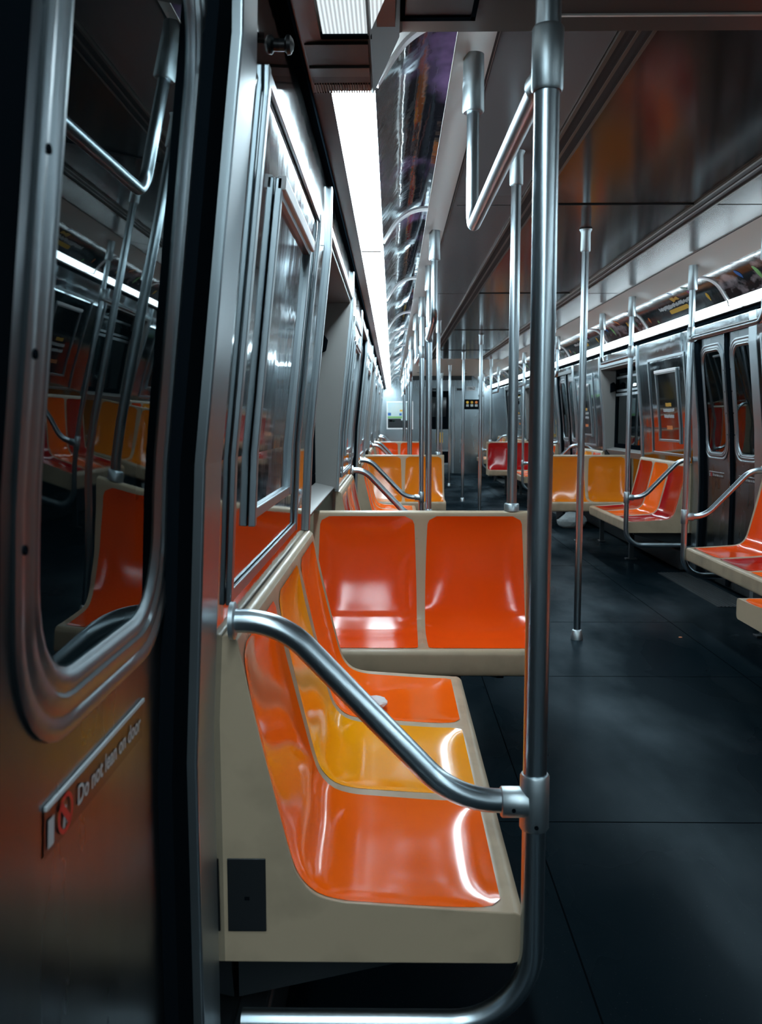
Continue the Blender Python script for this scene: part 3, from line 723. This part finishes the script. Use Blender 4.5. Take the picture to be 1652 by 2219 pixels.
# ------------------------------------------------------------------ grab poles with arm and overhead rail
R = .019
def pole_unit(rail_dir, top):
    """origin on the floor under the pole; arm runs to -x, overhead rail along y*rail_dir"""
    root = empty('grab_pole'); q = .002 * 0
    xw = -.262 - .228          # wall side
    pts = fillet([(0, 0, top), (0, 0, .215), (-.475, 0, .215)], .13, 14)
    MB().tube(pts, R, 22).build('pole', M['tube'], root, angle=60)
    t = MB(); t.tube([(0, 0, .548), (0, 0, .552), (0, 0, .635), (0, 0, .639)], [.0215, .0235, .0235, .0215], 22)
    t.tube([(-.012, 0, .592), (-.052, 0, .592), (-.054, 0, .592)], [.0245, .0245, .0225], 22)
    tf = t.build('tee_fitting', M['fitting'], root, angle=50)
    s_ = MB(); s_.tube([(-.036, -.0235, .588), (-.036, -.0255, .588)], .0035, 8); s_.tube([(.0, -.0245, .56), (.0, -.0265, .56)], .0035, 8); s_.build('screw', M['black'], tf)
    arm = fillet([(-.480, 0, .886), (-.405, 0, .886), (-.125, 0, .594), (-.03, 0, .594)], [.14, .16], 14)
    a = MB().tube(arm, R, 22).build('arm_rail', M['tube'], root, angle=60)
    MB().tube([(-.483, 0, .886), (-.476, 0, .886), (-.474, 0, .886)], [.030, .030, .026], 20).build('wall_flange', M['fitting'], a, angle=50)
    zt = 1.705
    c_ = MB(); c_.tube([(0, 0, zt - .022), (0, 0, zt - .018), (0, 0, zt + .066), (0, 0, zt + .07)], [.0215, .0235, .0235, .0215], 22)
    c_.tube([(0, 0, zt), (-.006, rail_dir * .045, zt)], .022, 18)
    c_.build('collar', M['fitting'], root, angle=50)
    rl = fillet([(-.006, rail_dir * .03, zt), (-.018, rail_dir * 1.06, zt), (-.018, rail_dir * 1.06, 2.02)], .06, 12)
    rr = MB().tube(rl, .0165, 20).build('overhead_rail', M['tube'], root, angle=60)
    c_ = MB().tube([(-.018, rail_dir * 1.06, 2.0), (-.018, rail_dir * 1.06, 2.004), (-.018, rail_dir * 1.06, 2.145)], [.026, .029, .027], 20)
    c_.build('ceiling_cup', M['fitting'], rr, angle=50)
    if top > 2.1:
        MB().tube([(0, 0, 2.0), (0, 0, 2.004), (0, 0, 2.15)], [.026, .029, .027], 20).build('ceiling_cup', M['fitting'], root, angle=50)
    return root
pA0 = pole_unit(1, 2.05); pA = pole_unit(1, 2.12); pB = pole_unit(-1, 2.12)
first = {id(pA): True, id(pB): True}
pA0.location = (.228, DOORS[0] + .71, 0)
tag(pA0, 'big steel grab pole in the foreground at the near end of the nearest left bench', 'grab pole', 'grab poles with arms at the bench ends')
for k, D in enumerate(DOORS):
    for side, sn in (('L', 'left'), ('R', 'right')):
        for sg in (-1, 1):
            if k == 0: continue
            # left/far edge: rail +y -> A ; left/near edge: rail -y -> B ; right sides are the same units turned round
            proto = (pA if sg > 0 else pB) if side == 'L' else (pB if sg > 0 else pA)
            o = proto if first.pop(id(proto), False) else copy_tree(proto)
            o.location = (mx(.228, side), D + sg * .71, 0); o.rotation_euler = (0, 0, 0 if side == 'L' else PI)
            tag(o, 'steel grab pole with curved arm %s the %s %s door' % ('just beyond' if sg > 0 else 'just before', ORD[k], sn), 'grab pole', 'grab poles with arms at the bench ends')
# plain poles down the middle
cp = empty('centre_pole')
MB().tube([(0, 0, .0), (0, 0, 2.19)], R, 22).build('pole', M['tube'], cp, angle=60)
MB().tube([(0, 0, 0), (0, 0, .004), (0, 0, .05), (0, 0, .055)], [.034, .034, .027, .022], 20).build('floor_cup', M['fitting'], cp, angle=50)
MB().tube([(0, 0, 2.085), (0, 0, 2.09), (0, 0, 2.185), (0, 0, 2.2)], [.022, .026, .026, .034], 20).build('ceiling_cup', M['fitting'], cp, angle=50)
for i, y in enumerate((4.88, 7.86, 10.72, 13.35, 16.5, 19.2)):
    o = cp if i == 0 else copy_tree(cp); o.location = (1.018 if i == 0 else 1.04, y, 0)
    tag(o, 'straight steel pole in the middle of the aisle, %s from the camera' % NTH[i], 'pole', 'straight poles down the aisle')
sp = empty('seat_back_pole')
MB().tube([(0, 0, 0), (0, 0, 1.345)], R, 22).build('pole', M['tube'], sp, angle=60)
MB().tube([(0, 0, 0), (0, 0, .026), (0, 0, .030)], [.029, .029, .026], 20).build('base_flange', M['fitting'], sp, angle=50)
MB().tube([(0, 0, 1.225), (0, 0, 1.23), (0, 0, 1.335), (0, 0, 1.349)], [.022, .026, .026, .032], 20).build('ceiling_cup', M['fitting'], sp, angle=50)
for i, (k, side) in enumerate(dbl):
    W = DOORS[k] + P / 2; face = dbl[(k, side)][1]
    o = sp if i == 0 else copy_tree(sp)
    o.location = (mx(.463, side), W - .03 + .023 * -1 if face < 0 else W + .03 + .023, .850)
    tag(o, 'steel pole standing on the back of the %s two-person seat by the %s %s window' % (NAMES[dbl[(k, side)][0]], ORD[k], 'left' if side == 'L' else 'right'), 'pole', 'poles on seat backs')

# ------------------------------------------------------------------ end wall and its fittings
ew = MB(); ew.box(-.5, RX + .5, END, END + .08, 0, ZC + .06)
struct(ew.build('wall_end', M['endsteel'], smooth=False))
struct(MB().box(-.5, RX + .5, BACK - .05, BACK, 0, ZC + .06).build('wall_back', M['door'], smooth=False))
rb = MB()
for k in range(60):
    x = -.10 + k * .038
    rb.prism_y([(x, 1.93), (x + .012, 1.93), (x + .012, 2.10), (x, 2.10)], END - .012, END)
struct(rb.build(trim_name(), M['steel'], smooth=False))
struct(MB().box(.35, RX - .3, END - .06, END, 2.10, ZC - .004).build(trim_name(), M['under'], smooth=False))
Y = END - .001
door_n[0] += 1
ed = empty('door_%d' % door_n[0], (1.04, END, 0)); ed['kind'] = 'structure'
dm = MB(); dm.box(-.30, .30, -.03, 0, .02, 1.92); dm.build('leaf_panel', M['endsteel'], ed, smooth=False, bevel=.005)
MB().box(-.21, .23, -.042, -.03, 1.0, 1.86).build('window_frame', M['black'], ed, smooth=False, bevel=.01)
MB().box(-.15, .17, -.046, -.042, 1.28, 1.72).build('pane', M['poster'], ed, smooth=False)
yl = MB(); yl.box(-.055, .10, -.034, -.03, .70, .93); st = yl.build('sticker', M['yellow'], ed, smooth=False); st['label'] = 'yellow warning sticker on the end door'
tm = MB()
for z in (.88, .84, .80, .75): tm.box(-.045, -.005 + (z * 10 % 1) * .05, -.0355, -.034, z, z + .014)
tm.build('lettering', M['black'], st, smooth=False)
MB().box(-.02, .28, -.034, -.03, .20, .54).build('vent_frame', M['steel'], ed, smooth=False, bevel=.004)
MB().box(.02, .24, -.036, -.034, .24, .50).build('vent', M['black'], ed, smooth=False)
for s_ in (-1, 1): struct(MB().box(1.04 + s_ * .33 - .03, 1.04 + s_ * .33 + .03, END - .045, END, 0, 1.96).build(trim_name(), M['steel'], smooth=False, bevel=.01))
mp = empty('wall_map', (-.135, END, 1.0)); tag(mp, 'framed pale blue map on the end wall at the left', 'map')
fm = MB()
for x0, x1, z0, z1 in ((0, .60, 0, .03), (0, .60, .60, .63), (0, .025, .03, .60), (.575, .60, .03, .60)): fm.box(x0, x1, -.015, 0, z0, z1)
fm.build('frame', M['divider'], mp, smooth=False)
sheet = MB().box(.025, .575, -.006, 0, .03, .60).build('sheet', M['mapbg'], mp, smooth=False)
for x0, x1, z0, z1, m in ((.025, .35, .25, .29, 'green'), (.03, .10, .31, .37, 'blue'), (.29, .34, .31, .36, 'blue'), (.03, .33, .03, .24, 'under'), (.33, .56, .03, .20, 'under'), (.06, .13, .17, .21, 'black'), (.14, .19, .17, .20, 'teal'), (.30, .36, .40, .44, 'yellow'), (.37, .43, .36, .42, 'amberp'), (.52, .57, .42, .48, 'redp'), (.52, .57, .34, .39, 'redp'), (.50, .57, .27, .29, 'blue')):
    MB().box(x0, x1, -.008, -.006, z0, z1).build('printed_patch', M[m], sheet, smooth=False)
for nm, lab, x0, x1, z0, z1, m in (('warning_plate', 'red and white striped plate on the end wall left of the end door', .68, .76, 1.26, 1.38, 'redp'),
                                ('notice_plate', 'small white notice with red mark under the striped plate', .68, .75, 1.02, 1.14, 'white'),):
    pb = MB().box(x0, x1, END - .008, END, z0, z1).build(nm, M[m], smooth=False); tag(pb, lab, 'sign')
    if m == 'redp': MB().box(x0, x1, END - .010, END - .008, (z0 + z1) / 2 - .016, (z0 + z1) / 2 + .016).build('white_stripe', M['white'], pb, smooth=False)
    else: MB().box(x0 + .02, x1 - .02, END - .010, END - .008, z0 + .03, z1 - .03).build('red_mark', M['redp'], pb, smooth=False)
sg = empty('line_sign', (1.60, END, 1.45)); tag(sg, 'black sign with three yellow discs on the end wall right of the end door', 'sign')
MB().box(0, .36, -.03, 0, 0, .22).build('board', M['black'], sg, smooth=False, bevel=.008)
for i, m in enumerate(('yellow', 'amberp', 'orangep')):
    MB().tube([(.09 + .1 * i, -.031, .155), (.09 + .1 * i, -.034, .155)], .03, 16).build('disc', M[m], sg)
    MB().box(.06 + .1 * i, .12 + .1 * i, -.032, -.03, .06, .11).build('lettering', M['stickwhite'], sg, smooth=False)
n1 = empty('number_plate', (1.67, END, 1.87)); tag(n1, 'white car number plate high on the end wall right of the door', 'number plate')
MB().box(0, .20, -.014, -.012, 0, .09).build('plate', M['white'], n1, smooth=False)
vs_, fs_ = text_verts('1862', .085, 'CENTER', .001); MB().add([(.10 + p, -.0150, .045 + q) for p, q in vs_], fs_).build('lettering', M['under'], n1, smooth=False)
n2 = MB().box(.82, 1.10, END - .04, END - .031, 1.87, 1.92).build('warning_label', M['under'], smooth=False); tag(n2, 'narrow dark label with red end above the end door', 'label')
MB().box(.82, .87, END - .041, END - .04, 1.875, 1.915).build('red_mark', M['redp'], n2, smooth=False)
n3 = MB().box(1.45, 1.61, END - .016, END - .012, 1.87, 1.92).build('warning_label', M['under'], smooth=False); tag(n3, 'dark label beside the white number plate on the end wall', 'label')

# ------------------------------------------------------------------ loose things
def crumple(name, loc, sx, sy, sz, m, seed, sub=3, flat=.0, amp=.18):
    random.seed(seed); bm = bmesh.new(); bmesh.ops.create_icosphere(bm, subdivisions=sub, radius=1)
    ph = [(Vector((random.uniform(-1, 1), random.uniform(-1, 1), random.uniform(-1, 1))) * random.uniform(2, 7), random.uniform(0, 6), random.uniform(.3, 1)) for _ in range(12)]
    for v_ in bm.verts:
        d_ = sum(abs(math.sin(a.dot(v_.co) + p)) * q for a, p, q in ph) / 6 - .5
        v_.co *= 1 + amp * d_
        v_.co.x *= sx; v_.co.y *= sy; v_.co.z = max(v_.co.z, -.75) * sz
    zmin = min(v_.co.z for v_ in bm.verts)
    for v_ in bm.verts: v_.co.z -= zmin
    me = bpy.data.meshes.new(name); bm.to_mesh(me); bm.free(); me.materials.append(m)
    o = bpy.data.objects.new(name, me); COL.objects.link(o); o.location = loc; return o
tag(crumple('crumpled_tissue', (-.052, 2.49, .393), .034, .034, .013, M['paper'], 3, 3, amp=.45), 'crumpled white tissue lying on the far orange seat of the nearest left bench', 'tissue')
tag(crumple('plastic_bag', (2.02, 10.1, 0), .16, .13, .10, M['bag'], 5), 'pale grey bag on the floor under the amber seat at right', 'bag')
tag(crumple('wrapper_scrap', (1.60, 4.92, 0), .010, .008, .003, M['scrap'], 8, 2), 'tiny orange wrapper scrap on the dark floor at right', 'litter')
kn = empty('dome_fastener', (-.180, 1.60, 1.835)); tag(kn, 'dark domed knob under the ceiling edge at top left above the wall panel', 'knob')
MB().tube([(-.026, 0, 0), (-.004, 0, 0), (.0, 0, 0), (.006, 0, 0), (.010, 0, 0), (.012, 0, 0)], [.010, .010, .016, .015, .009, .002], 18).build('dome', M['plate'], kn)
